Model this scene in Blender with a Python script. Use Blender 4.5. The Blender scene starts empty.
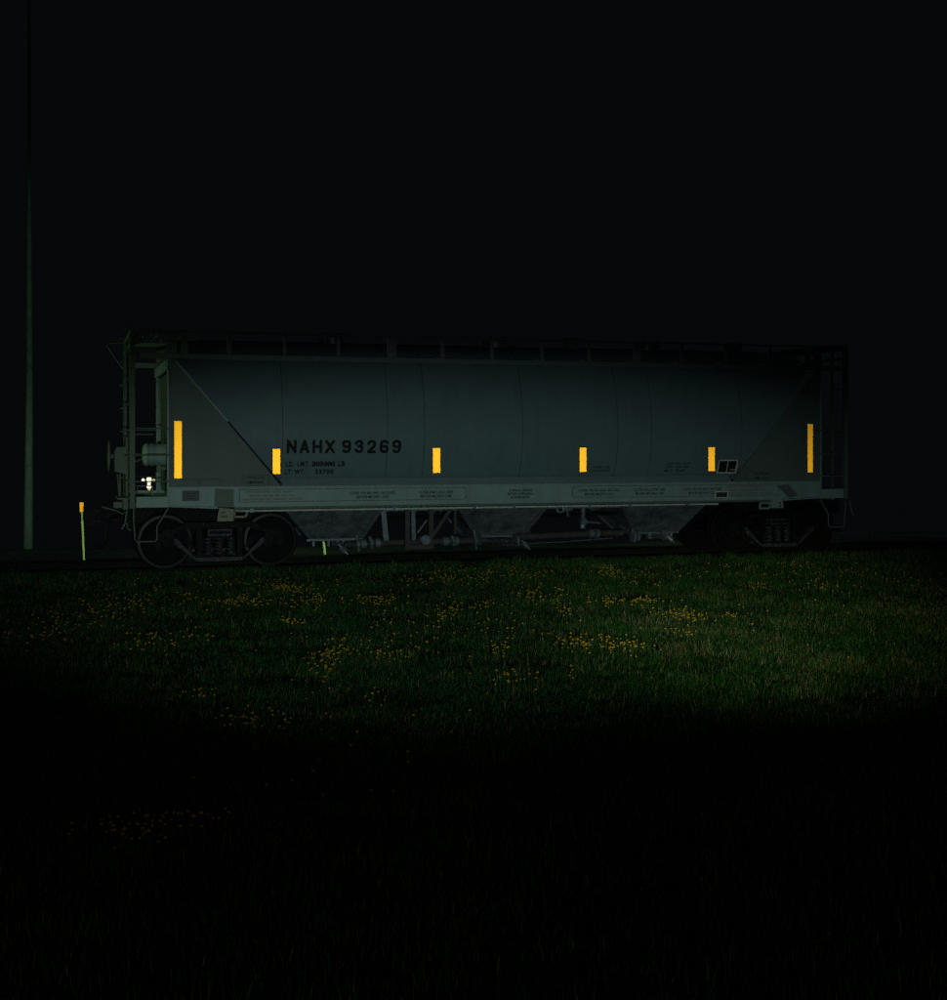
import bpy, math, random
import numpy as np
from mathutils import Vector, Matrix, noise

random.seed(7); rng = np.random.default_rng(7)
S = bpy.context.scene
C = bpy.data.collections.new("scene_objects"); S.collection.children.link(C)
rad = math.radians

# ------------------------------------------------------------------ camera
TH = math.atan(.304)
cd = bpy.data.cameras.new("camera"); cam = bpy.data.objects.new("camera", cd); C.objects.link(cam)
cam.location = (-7.77, -23.7, 2.10)
cam.rotation_euler = (rad(90), 0, -TH)
cd.sensor_fit = 'HORIZONTAL'; cd.sensor_width = 36
cd.lens = 36 * 1320 / 947
cd.shift_y = -57 / 1000 * (1000 / 947)          # horizon a little above the middle
cd.clip_start = .1; cd.clip_end = 4000
S.camera = cam
S.cycles.use_light_tree = False
S.cycles.use_denoising = False                # the night photograph is grainy too
S.view_settings.view_transform = 'Standard'; S.view_settings.look = 'None'
S.view_settings.exposure = 0; S.view_settings.gamma = 1

# ------------------------------------------------------------------ night sky
w = bpy.data.worlds.new("World"); S.world = w; w.use_nodes = True
nt = w.node_tree; nt.nodes.clear()
out = nt.nodes.new('ShaderNodeOutputWorld')
bgn = nt.nodes.new('ShaderNodeBackground'); bgn.inputs['Color'].default_value = (.66, .90, 1.0, 1); bgn.inputs['Strength'].default_value = .0026
bgs = nt.nodes.new('ShaderNodeBackground'); sky = nt.nodes.new('ShaderNodeTexSky'); sky.sky_type = 'NISHITA'; sky.sun_disc = False
sky.sun_elevation = rad(20); sky.sun_rotation = rad(200)
bgs.inputs['Strength'].default_value = .00001
ad = nt.nodes.new('ShaderNodeAddShader')
nt.links.new(sky.outputs[0], bgs.inputs['Color'])
nt.links.new(bgn.outputs[0], ad.inputs[0]); nt.links.new(bgs.outputs[0], ad.inputs[1]); nt.links.new(ad.outputs[0], out.inputs[0])

# ------------------------------------------------------------------ lamps (the beams that light the wagon at night, and an added pole fill)
def spot(name, loc, aim, watts, size_deg, blend, col, radius, flat=1.0):
    ld = bpy.data.lights.new(name, 'SPOT'); ld.energy = watts; ld.spot_size = rad(size_deg); ld.spot_blend = blend
    ld.color = col; ld.shadow_soft_size = radius
    o = bpy.data.objects.new(name, ld); C.objects.link(o); o.location = loc
    d = Vector(aim) - Vector(loc); o.rotation_euler = d.to_track_quat('-Z', 'Y').to_euler(); o.scale = (1, flat, 1)
    return o
spot("beam_on_wagon", (-7.45, -24.3, 1.55), (-1.9, -1.5, .86), 2900, 51, 1.0, (.78, 1.0, .96), .16, .30)
spot("beam_on_grass", (-7.4, -24.2, 1.75), (1.15, -7.4, -.2), 3100, 22, 1.0, (.90, 1.0, .62), .16, .35)
spot("beam_spill", (-7.4, -24.6, 1.6), (-7.0, -15, -.2), 46, 105, 1.0, (.95, 1.0, .8), .12, .6)
pb = spot("pole_fill", (-9.3, -12, 1.5), (-8.62, 6.05, 3.9), 400, 30, 1.0, (.70, 1.0, .80), .05); pb.scale = (.10, 1, 1)  # added unseen spot, narrowed to brighten the pole alone
spot("yard_lamp", (-13.2, -2.3, 2.4), (-6.9, 0, 2.2), 220, 46, .6, (.62, 1.0, .42), .12)

# ------------------------------------------------------------------ materials
def mat(name, base, rough=.6, metal=0.0, var=.25, scale=6, rust=0.0, rustcol=(.10, .045, .02), spec=.25, bump=.0, streak=0.0, speck=0.0):
    m = bpy.data.materials.new(name); m.use_nodes = True; n = m.node_tree; N = n.nodes; L = n.links
    p = N['Principled BSDF']; p.inputs['Roughness'].default_value = rough; p.inputs['Metallic'].default_value = metal
    p.inputs['Specular IOR Level'].default_value = spec
    tc = N.new('ShaderNodeTexCoord')
    no = N.new('ShaderNodeTexNoise'); no.inputs['Scale'].default_value = scale; no.inputs['Detail'].default_value = 8; no.inputs['Roughness'].default_value = .65
    L.new(tc.outputs['Object'], no.inputs['Vector'])
    r = N.new('ShaderNodeValToRGB'); r.color_ramp.elements[0].position = .3; r.color_ramp.elements[1].position = .72
    b = np.array(base)
    r.color_ramp.elements[0].color = (*(b * (1 - var)), 1); r.color_ramp.elements[1].color = (*np.minimum(b * (1 + var * .6), .95), 1)
    L.new(no.outputs['Fac'], r.inputs['Fac']); col = r.outputs['Color']
    def mixin(col, fac, c2):
        mx = N.new('ShaderNodeMix'); mx.data_type = 'RGBA'
        L.new(fac, mx.inputs[0]); L.new(col, mx.inputs[6]); mx.inputs[7].default_value = (*c2, 1)
        return mx.outputs[2]
    if streak:
        mp = N.new('ShaderNodeMapping'); mp.inputs['Scale'].default_value = (9, 9, .45); L.new(tc.outputs['Object'], mp.inputs['Vector'])
        n2 = N.new('ShaderNodeTexNoise'); n2.inputs['Scale'].default_value = 1; n2.inputs['Detail'].default_value = 6; L.new(mp.outputs[0], n2.inputs['Vector'])
        r2 = N.new('ShaderNodeValToRGB'); r2.color_ramp.elements[0].position = .48; r2.color_ramp.elements[1].position = .8
        r2.color_ramp.elements[0].color = (0, 0, 0, 1); r2.color_ramp.elements[1].color = (streak,) * 3 + (1,)
        L.new(n2.outputs['Fac'], r2.inputs['Fac']); col = mixin(col, r2.outputs['Color'], (.09, .09, .075))
    if rust:
        n3 = N.new('ShaderNodeTexNoise'); n3.inputs['Scale'].default_value = scale * 2.3; n3.inputs['Detail'].default_value = 9; n3.inputs['Roughness'].default_value = .75
        L.new(tc.outputs['Object'], n3.inputs['Vector'])
        r3 = N.new('ShaderNodeValToRGB'); r3.color_ramp.elements[0].position = .66 - rust * .3; r3.color_ramp.elements[1].position = .78 - rust * .2
        r3.color_ramp.elements[0].color = (0, 0, 0, 1); r3.color_ramp.elements[1].color = (.85, .85, .85, 1)
        L.new(n3.outputs['Fac'], r3.inputs['Fac']); col = mixin(col, r3.outputs['Color'], rustcol)
    if speck:
        v = N.new('ShaderNodeTexNoise'); v.inputs['Scale'].default_value = 22; v.inputs['Detail'].default_value = 5; L.new(tc.outputs['Object'], v.inputs['Vector'])
        r4 = N.new('ShaderNodeValToRGB'); r4.color_ramp.elements[0].position = .60; r4.color_ramp.elements[1].position = .70
        r4.color_ramp.elements[0].color = (0, 0, 0, 1); r4.color_ramp.elements[1].color = (speck,) * 3 + (1,)
        L.new(v.outputs['Fac'], r4.inputs['Fac']); col = mixin(col, r4.outputs['Color'], (.45, .47, .48))
    L.new(col, p.inputs['Base Color'])
    if bump:
        bm_ = N.new('ShaderNodeBump'); bm_.inputs['Strength'].default_value = bump; bm_.inputs['Distance'].default_value = .02
        L.new(no.outputs['Fac'], bm_.inputs['Height']); L.new(bm_.outputs[0], p.inputs['Normal'])
    return m
M = {}
M['body'] = mat('faded_grey_paint', (.138, .200, .214), .55, var=.10, scale=2.2, rust=.10, streak=.22, bump=.10)
M['sill'] = mat('sill_grey_green_paint', (.265, .365, .34), .5, var=.12, scale=3, rust=.22, rustcol=(.20, .12, .06), streak=.2)
M['band'] = mat('blue_grey_band_paint', (.24, .31, .34), .5, var=.12, scale=3, rust=.15)
M['plate'] = mat('flat_grey_green_side_paint', (.125, .16, .15), .6, var=.12, scale=2.5, rust=.12, streak=.25)
M['frame'] = mat('dull_grey_green_frame_paint', (.12, .155, .13), .55, var=.2, scale=5, rust=.2)
M['roofrail'] = mat('roof_rail_paint', (.17, .21, .205), .5, var=.15, scale=4, rust=.15)
M['hopper'] = mat('dusty_hopper_steel', (.16, .19, .20), .5, var=.7, scale=4, rust=.22, rustcol=(.20, .17, .13), speck=.6, bump=.3)
M['galv'] = mat('galvanised_steel', (.20, .235, .265), .4, metal=.3, var=.4, scale=14, speck=.3)
M['brown'] = mat('rusty_brown_steel', (.075, .072, .062), .75, var=.35, scale=9, rust=.3)
M['truck'] = mat('grimy_cast_steel', (.011, .012, .013), .55, var=.6, scale=12, rust=.2, speck=.05, spec=.08, bump=.5)
M['truckpale'] = mat('dusty_cast_steel', (.045, .049, .055), .55, var=.6, scale=16, rust=.25, rustcol=(.12, .08, .05), speck=.35, bump=.5)
M['wheel'] = mat('oily_wheel_steel', (.006, .006, .006), .7, metal=.0, spec=.1, var=.5, scale=9, rust=.3, rustcol=(.05, .03, .02))
M['rim'] = mat('worn_rim_steel', (.014, .012, .010), .45, metal=.2, var=.4, scale=9, rust=.2)
M['cream'] = mat('cream_pad_paint', (.30, .31, .21), .6, var=.25, scale=14, rust=.35, rustcol=(.16, .08, .04))
M['mesh'] = mat('dark_louvre_steel', (.12, .12, .13), .5, var=.3, scale=20, speck=.2)
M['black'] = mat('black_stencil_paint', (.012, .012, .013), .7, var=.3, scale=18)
M['red'] = mat('faded_red_stencil_paint', (.22, .15, .12), .7, var=.4, scale=18)
M['whiteline'] = mat('white_marker_paint', (.62, .66, .56), .6, var=.25, scale=12)
M['rail'] = mat('rail_steel', (.004, .004, .004), .7, metal=.0, var=.4, scale=5, rust=.3)
M['railtop'] = mat('rail_head_steel', (.03, .03, .027), .5, metal=.3, var=.3, scale=5)
M['tie'] = mat('creosoted_timber', (.018, .015, .012), .9, var=.4, scale=7, bump=.6)
M['ballast'] = mat('dirty_ballast', (.018, .018, .014), .95, var=.6, scale=22, bump=1)
M['pole'] = mat('weathered_pole', (.26, .42, .27), .8, var=.35, scale=7, bump=.4)
M['stake'] = mat('yellow_green_stake_paint', (.55, .72, .22), .5, var=.2, scale=10)
M['post'] = mat('grey_fence_post', (.22, .24, .21), .7, var=.3)
M['stem'] = mat('flower_stem', (.06, .12, .03), .7)
M['flower'] = mat('yellow_petals', (.95, .50, .02), .6, var=.15, scale=40)
M['weed'] = mat('broad_weed_leaf', (.04, .13, .04), .5, var=.3, scale=20)

def retro(name, col, rough):                   # retroreflective sheeting: light goes back the way it came
    m = bpy.data.materials.new(name); m.use_nodes = True; n = m.node_tree; N = n.nodes; L = n.links; N.clear()
    o = N.new('ShaderNodeOutputMaterial'); g = N.new('ShaderNodeBsdfAnisotropic'); g.distribution = 'GGX'
    geo = N.new('ShaderNodeNewGeometry'); tc = N.new('ShaderNodeTexCoord')
    nz = N.new('ShaderNodeTexNoise'); nz.inputs['Scale'].default_value = 45; nz.inputs['Detail'].default_value = 5
    L.new(tc.outputs['Object'], nz.inputs['Vector'])
    rp = N.new('ShaderNodeValToRGB'); rp.color_ramp.elements[0].position = .35; rp.color_ramp.elements[1].position = .6
    rp.color_ramp.elements[0].color = (*[c * .88 for c in col], 1); rp.color_ramp.elements[1].color = (*col, 1)
    L.new(nz.outputs['Fac'], rp.inputs['Fac']); L.new(rp.outputs[0], g.inputs['Color'])
    g.inputs['Roughness'].default_value = rough
    L.new(geo.outputs['Incoming'], g.inputs['Normal'])
    L.new(g.outputs[0], o.inputs[0]); return m
M['tape'] = retro('amber_reflective_tape', (.40, .158, .007), .30)
M['tapewhite'] = retro('pale_reflective_sheet', (.75, 1.0, .25), .52)
def emit(name, col, st):
    m = bpy.data.materials.new(name); m.use_nodes = True; N = m.node_tree.nodes; p = N['Principled BSDF']
    p.inputs['Base Color'].default_value = (*col, 1); p.inputs['Emission Color'].default_value = (*col, 1); p.inputs['Emission Strength'].default_value = st; m.cycles.emission_sampling = 'NONE'
    return m
M['bulb'] = emit('lit_lamp_glass', (1, .95, .6), 1.6)
M['bulbdim'] = emit('dim_lamp_glass', (.9, .8, .35), .5)

# ------------------------------------------------------------------ mesh helpers
class MB:
    def __init__(s): s.v = []; s.f = []; s.mi = []; s.m = 0
    def add(s, vs, fs):
        o = len(s.v); s.v += [tuple(v) for v in vs]; s.f += [tuple(i + o for i in f) for f in fs]; s.mi += [s.m] * len(fs); return s
    def box(s, x0, x1, y0, y1, z0, z1):
        if x0 > x1: x0, x1 = x1, x0
        if y0 > y1: y0, y1 = y1, y0
        if z0 > z1: z0, z1 = z1, z0
        return s.add([(x0,y0,z0),(x1,y0,z0),(x1,y1,z0),(x0,y1,z0),(x0,y0,z1),(x1,y0,z1),(x1,y1,z1),(x0,y1,z1)],
                     [(0,3,2,1),(4,5,6,7),(0,1,5,4),(1,2,6,5),(2,3,7,6),(3,0,4,7)])
    def prism(s, pts, y0, y1):                  # polygon in xz (any winding), extruded along y
        a = sum(pts[i][0]*pts[(i+1)%len(pts)][1]-pts[(i+1)%len(pts)][0]*pts[i][1] for i in range(len(pts)))
        if a < 0: pts = pts[::-1]
        if y0 > y1: y0, y1 = y1, y0
        n = len(pts)
        return s.add([(x,y0,z) for x,z in pts] + [(x,y1,z) for x,z in pts],
                     [tuple(range(n)), tuple(range(2*n-1,n-1,-1))] + [((i+1)%n, i, i+n, (i+1)%n+n) for i in range(n)])
    def bar(s, a, b, w, d=None):                # square bar between two points
        a, b = Vector(a), Vector(b); d = d or w; t = (b-a).normalized()
        u = t.cross(Vector((0,1,0)));
        if u.length < .05: u = t.cross(Vector((1,0,0)))
        u.normalize(); v = t.cross(u).normalized(); vs = []
        for p in (a, b):
            for i, j in ((-1,-1),(1,-1),(1,1),(-1,1)): vs.append(p + u*i*w/2 + v*j*d/2)
        return s.add(vs, [(0,1,2,3),(7,6,5,4),(0,4,5,1),(1,5,6,2),(2,6,7,3),(3,7,4,0)])
    def tube(s, pts, r, n=8, cap=True):
        pts = [Vector(p) for p in pts]; vs = []; fs = []
        rs = r if isinstance(r, (list, tuple)) else [r]*len(pts)
        pu = None
        for k, p in enumerate(pts):
            t = (pts[min(k+1,len(pts)-1)] - pts[max(k-1,0)]).normalized()
            if pu is None:
                u = t.orthogonal().normalized()
            else:
                u = pu - t*pu.dot(t); u = u.normalized() if u.length > 1e-4 else t.orthogonal().normalized()
            pu = u; v = t.cross(u)
            for i in range(n):
                a = 2*math.pi*i/n; vs.append(p + (u*math.cos(a)+v*math.sin(a))*rs[k])
        for k in range(len(pts)-1):
            for i in range(n):
                j = (i+1)%n; fs.append((k*n+i, k*n+j, (k+1)*n+j, (k+1)*n+i))
        if cap: fs += [tuple(range(n-1,-1,-1)), tuple((len(pts)-1)*n+i for i in range(n))]
        return s.add(vs, fs)
    def lathe(s, c, axis, prof, n=24):          # prof: (radius, offset along axis)
        c = Vector(c); ax = {'x':Vector((1,0,0)),'y':Vector((0,1,0)),'z':Vector((0,0,1))}[axis]
        u = {'x':Vector((0,1,0)),'y':Vector((0,0,1)),'z':Vector((1,0,0))}[axis]; v = ax.cross(u); vs = []; fs = []
        for r, h in prof:
            for i in range(n):
                a = 2*math.pi*i/n; vs.append(c + ax*h + (u*math.cos(a)+v*math.sin(a))*max(r,1e-4))
        for k in range(len(prof)-1):
            for i in range(n):
                j = (i+1)%n; fs.append((k*n+i, k*n+j, (k+1)*n+j, (k+1)*n+i))
        return s.add(vs, fs)
    def build(s, name, mats, parent=None, smooth=False):
        me = bpy.data.meshes.new(name); me.from_pydata(s.v, [], s.f)
        for m in (mats if isinstance(mats, (list,tuple)) else [mats]): me.materials.append(m)
        me.polygons.foreach_set('material_index', s.mi)
        if smooth: me.polygons.foreach_set('use_smooth', [True]*len(me.polygons))
        me.update(); o = bpy.data.objects.new(name, me); C.objects.link(o)
        if parent: o.parent = parent
        if smooth:
            try: me.set_sharp_from_angle(angle=rad(35))
            except Exception: pass
        return o
def empty(name, loc=(0,0,0)):
    o = bpy.data.objects.new(name, None); C.objects.link(o); o.location = loc; o.empty_display_size = .3; return o
def tag(o, label=None, cat=None, group=None, kind=None):
    if label: o['label'] = label
    if cat: o['category'] = cat
    if group: o['group'] = group
    if kind: o['kind'] = kind
    return o
def dup(o, loc, parent, rot=None):
    c = o.copy(); C.objects.link(c); c.parent = parent; c.location = loc
    if rot is not None: c.rotation_euler = rot
    return c

# ------------------------------------------------------------------ ground
def smooth01(t): t = np.clip(t, 0, 1); return t*t*(3-2*t)
def ground_z(x, y):
    x = np.asarray(x, float); y = np.asarray(y, float)
    crest = 5.2 - (np.clip(x, -40, 30) + 8) * .125
    z = -.30 + .07*smooth01((y+4)/3.5) + .03*np.sin(x*.9+y*.5)*np.sin(y*.7-x*.3) + .02*np.sin(x*2.3+1)*np.cos(y*1.9)
    z = z - 1.3*smooth01((y-crest)/6.0) - .125*np.clip(y-crest-3, 0, 1e4)
    return z
def axis_pts(lo, hi, step, far, n):
    a = np.arange(lo, hi+1e-6, step); g = np.geomspace(step*2, far, n)
    return np.concatenate([lo-g[::-1], a, hi+g])
xs = axis_pts(-26, 26, .4, 900, 20); ys = axis_pts(-30, 26, .4, 900, 20)
X, Y = np.meshgrid(xs, ys); Z = ground_z(X, Y)
vs = np.stack([X.ravel(), Y.ravel(), Z.ravel()], 1); nx, ny = len(xs), len(ys)
fs = [(j*nx+i, j*nx+i+1, (j+1)*nx+i+1, (j+1)*nx+i) for j in range(ny-1) for i in range(nx-1)]
me = bpy.data.meshes.new('ground'); me.from_pydata(vs.tolist(), [], fs)
gm = mat('thatch_and_soil', (.010, .014, .007), .95, var=.6, scale=5, bump=1, spec=.1)
me.materials.append(gm); go = bpy.data.objects.new('ground', me); C.objects.link(go); tag(go, kind='structure')
me.polygons.foreach_set('use_smooth', [True]*len(me.polygons))

# ------------------------------------------------------------------ track
RZ = -.03
BP = [(-2.3,-.33),(-1.5,-.15),(-.86,-.085),(-.835,-.20),(-.67,-.21),(.67,-.21),(.835,-.20),(.86,-.12),(1.5,-.20),(2.3,-.34)]
b = MB(); b.add([(x, y, z) for x in (-120, 120) for y, z in BP], [(k, k+10, k+11, k+1) for k in range(9)])
tag(b.build('ballast', M['ballast']), kind='structure')
track = empty('railway_track'); tag(track, kind='structure')
for yy in (-.7525, .7525):
    b = MB(); b.prism([(0,0)]*3, 0, 0) if False else None
    prof = [(-.07,-.19),(.07,-.19),(.07,-.178),(.012,-.155),(.012,-.045),(.036,-.032),(.036,-.004),(.030,0),(-.030,0),(-.036,-.004),(-.036,-.032),(-.012,-.045),(-.012,-.155),(-.07,-.178)]
    n = len(prof); v_ = [(x, yy+p, RZ+q) for x in (-120, 120) for p, q in prof]
    b.add(v_, [((i+1)%n, i, i+n, (i+1)%n+n) for i in range(n)]); b.mi = [1 if i in (6, 7, 8) else 0 for i in range(n)]
    b.build('rail', [M['rail'], M['railtop']], track)
b = MB(); b.box(-.115,.115,-1.29,1.29,-.17,0); tie0 = b.build('tie', M['tie'], track); tie0.location = (-30, 0, -.2205+.001)
for k in range(1, 112):
    dup(tie0, (-30+k*.53+random.uniform(-.02,.02), random.uniform(-.03,.03), -.2195), track, (0,0,random.uniform(-.015,.015)))

xs2 = np.arange(-60, 60.1, .5); n2 = 9; V2 = []
for x_ in xs2:
    cr = 5.2 - (min(max(x_, -40), 30) + 8) * .125
    for k in range(n2):
        y_ = 2.15 + (max(cr+.5, 2.6)-2.15)*k/(n2-1); V2.append((x_, y_, float(ground_z(x_, y_))+.035+.06*k/(n2-1)))
b = MB(); b.add(V2, [(i*n2+k, (i+1)*n2+k, (i+1)*n2+k+1, i*n2+k+1) for i in range(len(xs2)-1) for k in range(n2-1)])
tag(b.build('gravel_path', mat('grey_green_gravel', (.30, .42, .31), .95, var=.3, scale=9, bump=.6)), kind='structure')

# ------------------------------------------------------------------ covered hopper wagon
CX = -.18                                        # wagon centre along the track
car = empty('hopper_car', (CX, 0, RZ))
tag(car, 'grey covered hopper rail car with amber reflective strips and black lettering, standing on the track', 'rail car')
def part(b, name, m, parent=None, smooth=False):
    """builds in world coordinates, then parents to the wagon without moving it"""
    o = b.build(name, m, parent or car, smooth)
    o.matrix_parent_inverse = Matrix.Translation(-Vector(car.location)) if parent is None else Matrix.Identity(4)
    return o
PR = [(1.44,1.24),(1.50,1.30),(1.7,1.40),(1.95,1.475),(2.2,1.515),(2.45,1.51),(2.7,1.485),(2.95,1.435),(3.2,1.36),(3.4,1.27),(3.55,1.17),(3.68,1.02),(3.77,.84),(3.84,.58),(3.88,.3),(3.89,0)]
PZ = [p[0] for p in PR]; PY = [p[1] for p in PR]
def side_y(z): return float(np.interp(z, PZ, PY))
def diag(z): return -6.13 + (3.46-np.clip(z,1.36,3.46))/(3.46-1.36)*(6.13-4.37)    # end slope line, left end
def shell(x0, x1, inset=0.0, zmin=1.44):
    b = MB(); zs = [z for z in np.linspace(zmin, 3.55, 22)]; rows = [(z, side_y(z)-inset) for z in zs] + [(z-inset, y) for z, y in PR[11:]]
    n = 5; strip = []
    full = [(z, -y) for z, y in rows] + [(z, y) for z, y in rows[::-1][1:]]
    for z, y in full:
        a = max(x0, float(diag(z))+inset); c = min(x1, 2*CX - float(diag(z))-inset)
        if c < a: a = c = (x0 if a > x1 else x1) if False else max(min(a, x1), x0)
        for i in range(n): strip.append((a+(c-a)*i/(n-1), y, z))
    fs = [(j*n+i, j*n+i+1, (j+1)*n+i+1, (j+1)*n+i) for j in range(len(full)-1) for i in range(n-1)]
    return b.add(strip, fs)
seams = [-6.13, -4.38, -2.57, -1.91, -.11, 1.72, 2.39, 4.23, 5.77]
for a, c in zip(seams[:-1], seams[1:]):
    part(shell(a+.0045, c-.0045), 'shell_panel', M['body'], smooth=True)
part(shell(-6.10, 5.74, .016), 'shell_liner', M['truckpale'], smooth=True)
# inclined band under the shell and end slope sheets
for s in (-1, 1):
    b = MB(); v_ = []
    for x in (-4.40, 4.04): v_ += [(x, s*1.22, 1.47), (x, s*1.325, 1.492), (x, s*1.50, 1.362), (x, s*1.22, 1.30)]
    b.add(v_, [(0,4,5,1),(1,5,6,2),(2,6,7,3),(3,7,4,0)]); part(b, 'lower_band', M['band'])
for e in (0, 1):
    f = (lambda x: x) if e == 0 else (lambda x: 2*CX-x)
    b = MB(); b.add([(f(-6.13),-1.36,3.46),(f(-6.13),1.36,3.46),(f(-4.37),1.36,1.36),(f(-4.37),-1.36,1.36),
                     (f(-6.10),-1.36,3.43),(f(-6.10),1.36,3.43),(f(-4.33),1.36,1.33),(f(-4.33),-1.36,1.33)],
                    [(0,1,2,3),(7,6,5,4),(0,4,5,1),(1,5,6,2),(2,6,7,3),(3,7,4,0)]); part(b, 'slope_sheet', M['frame'])
    for s in (-1, 1):
        b = MB(); b.prism([(f(-6.25),1.365),(f(-6.25),3.478),(f(-6.15),3.478),(f(-4.40),1.365)], s*1.50, s*1.515)
        part(b, 'shear_plate', M['plate'])
        b = MB(); b.bar((f(-6.13), s*1.522, 3.44), (f(-5.30), s*1.522, 2.461), .022, .035); part(b, 'slope_lit_strip', M['sill' if e == 0 else 'plate'])  # left end: paler colour paints the lit upper edge of the diagonal
        b = MB(); b.bar((f(-5.295), s*1.522, 2.455), (f(-4.40), s*1.522, 1.40), .030 if e == 0 else .012, .030); part(b, 'slope_shade_strip', M['black' if e == 0 else 'frame'])  # left end: black strip paints the shade of the gap below the diagonal
        b = MB(); q_ = []
        for k in range(13):
            z = 3.44-(3.44-1.42)*k/12; q_ += [(f(float(diag(z))-.012), s*1.498, z), (f(float(diag(z))+.03), s*(side_y(z)-.012), z), (f(float(diag(z))-.04), s*(side_y(z)-.05), z)]
        b.add(q_, [(3*k, 3*k+1, 3*k+4, 3*k+3) for k in range(12)]+[(3*k+1, 3*k+2, 3*k+5, 3*k+4) for k in range(12)]); part(b, 'slope_flange', M['body'])
    # body end: corner posts, lintel, bulkhead
    for s in (-1, 1):
        b = MB(); b.box(f(-6.28), f(-6.252), s*1.52, s*1.34, 1.225, 3.30); b.box(f(-6.252), f(-6.20), s*1.498, s*1.42, 1.225, 3.30); part(b, 'end_post', M['sill'])
    b = MB(); b.box(f(-6.292), f(-6.262), -1.5, 1.5, 3.30, 3.475)
    for k in range(7): b.box(f(-6.31), f(-6.291), -1.44+k*.47, -1.40+k*.47, 3.31, 3.47)
    part(b, 'end_lintel', M['sill'])
    b = MB(); b.box(f(-6.20), f(-6.17), -1.30, 1.30, 1.25, 3.30); part(b, 'end_bulkhead', M['frame'])
# side sill, per side
def rounded(x0, x1, z0, z1, rl, rr, n=7):
    p = []
    for cx_, cz, r_, a0 in ((x1, z0, rr, -90), (x1, z1, rr, 0), (x0, z1, rl, 90), (x0, z0, rl, 180)):
        sx = -1 if cx_ == x1 else 1; sz = 1 if cz == z0 else -1
        if r_ <= 0: p.append((cx_, cz)); continue
        for k in range(n): a = rad(a0+90*k/(n-1)); p.append((cx_+sx*r_+r_*math.cos(a), cz+sz*r_+r_*math.sin(a)))
    return p
for s in (-1, 1):
    b = MB(); b.box(-5.19, 4.83, s*1.40, s*1.52, 1.03, 1.355); part(b, 'side_sill', M['sill'])
    b = MB(); b.box(-6.25, 5.89, s*1.44, s*1.555, 1.357, 1.375); part(b, 'sill_flange', M['sill'])
    b = MB(); b.box(-6.252, 5.892, s*1.42, s*1.548, 1.0, 1.026) if False else b.box(-5.19, 4.83, s*1.40, s*1.545, .998, 1.027)
    part(b, 'sill_lip', M['frame'])
    for e in (0, 1):
        f = (lambda x: x) if e == 0 else (lambda x: 2*CX-x)
        b = MB(); b.prism([(f(-6.25),1.355),(f(-6.25),1.075),(f(-5.19),1.03),(f(-5.19),1.355)], s*1.41, s*1.512); part(b, 'end_sill_plate', M['sill'])
        b = MB(); b.prism([(f(-6.25),1.072),(f(-6.25),1.050),(f(-5.46),1.010),(f(-5.46),1.036)], s*1.40, s*1.55); part(b, 'end_sill_lip', M['sill'])
    # stencil panels with rounded ends
    for (x0, x1, rl, rr) in ((-5.10, -1.16, 0, .075), (.83, 4.98, .075, 0)):
        b = MB(); b.prism(rounded(x0-.008, x1+.008, 1.112, 1.326, rl, rr), s*1.515, s*1.523); part(b, 'stencil_border', M['brown'])
        b = MB(); b.prism(rounded(x0, x1, 1.12, 1.318, rl, rr), s*1.518, s*1.527); part(b, 'stencil_panel', M['sill'])
    b = MB()
    b.tube([(-5.09, s*1.50, .965), (3.74, s*1.50, .965)], .017, 8)
    pipe = part(b, 'sill_pipe', M['whiteline'], smooth=True)
    for k, x in enumerate((-4.9, -2.45, -1.0, -.27, 1.16, 1.95, 3.1)):
        b = MB(); b.box(x-.03, x+.03, s*1.472, s*1.53, .94, .996); b.tube([(x+.05, s*1.5, .985), (x+.05, s*1.5, .945)], .024, 6); part(b, 'pipe_clamp', M['galv'])
    # top chord plate, roof brackets, roof rail
    b = MB(); b.box(-6.76, 6.40, s*1.40, s*1.49, 3.485, 3.575); part(b, 'top_chord', M['roofrail'])
    b = MB(); b.box(-6.05, 5.69, s*1.44, s*1.485, 3.925, 3.955); part(b, 'roof_rail', M['roofrail'])
    b = MB(); b.box(-6.865, -6.052, s*1.42, s*1.49, 3.885, 3.95); part(b, 'roof_rail_end', M['roofrail'])
    b = MB(); b.box(5.692, 6.505, s*1.42, s*1.49, 3.885, 3.95); part(b, 'roof_rail_end', M['roofrail'])
    for x, wd in ((-6.2,.16),(-6.0,.12),(-5.27,.07),(-4.34,.055),(-3.42,.055),(-2.49,.16),(-1.58,.07),(-.67,.07),(.27,.07),(1.17,.07),(2.11,.16),(3.01,.07),(3.93,.07),(4.85,.07),(5.65,.12),(5.86,.16)):
        b = MB(); b.box(x-wd/2, x+wd/2, s*1.45, s*1.478, 3.577, 3.922 if -6.0 < x < 5.6 else 3.884)
        b.bar((x, s*1.44, 3.60), (x, s*1.1, 3.60), .04); part(b, 'roof_bracket', M['roofrail'])
# roof walk and hatches
b = MB()
for k in range(-11, 12): b.box(CX+k*.55-.02, CX+k*.55+.02, .62, 1.2, 3.93, 3.95)
for yy in (.62, .76, .9, 1.04, 1.18): b.box(-6.1, 5.75, yy, yy+.02, 3.951, 3.975)
part(b, 'roof_walk', M['galv'])
def hatch(x, r, y=-.45):
    b = MB(); b.lathe((x, y, 3.86), 'z', [(r*.86,0),(r*.86,.07),(r,.07),(r,.10),(r*.9,.125),(0,.15)], 24); h = part(b, 'roof_hatch', M['galv'], smooth=True)
    for k in range(4):
        a = rad(45+90*k); px, py = x+math.cos(a)*r, y+math.sin(a)*r
        b = MB(); b.bar((px,py,3.90),(px,py,4.03),.035); b.bar((px,py,4.03),(x+math.cos(a)*r*.6,y+math.sin(a)*r*.6,4.045),.03)
        o = b.build('hatch_clamp', M['galv'], h)
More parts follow.
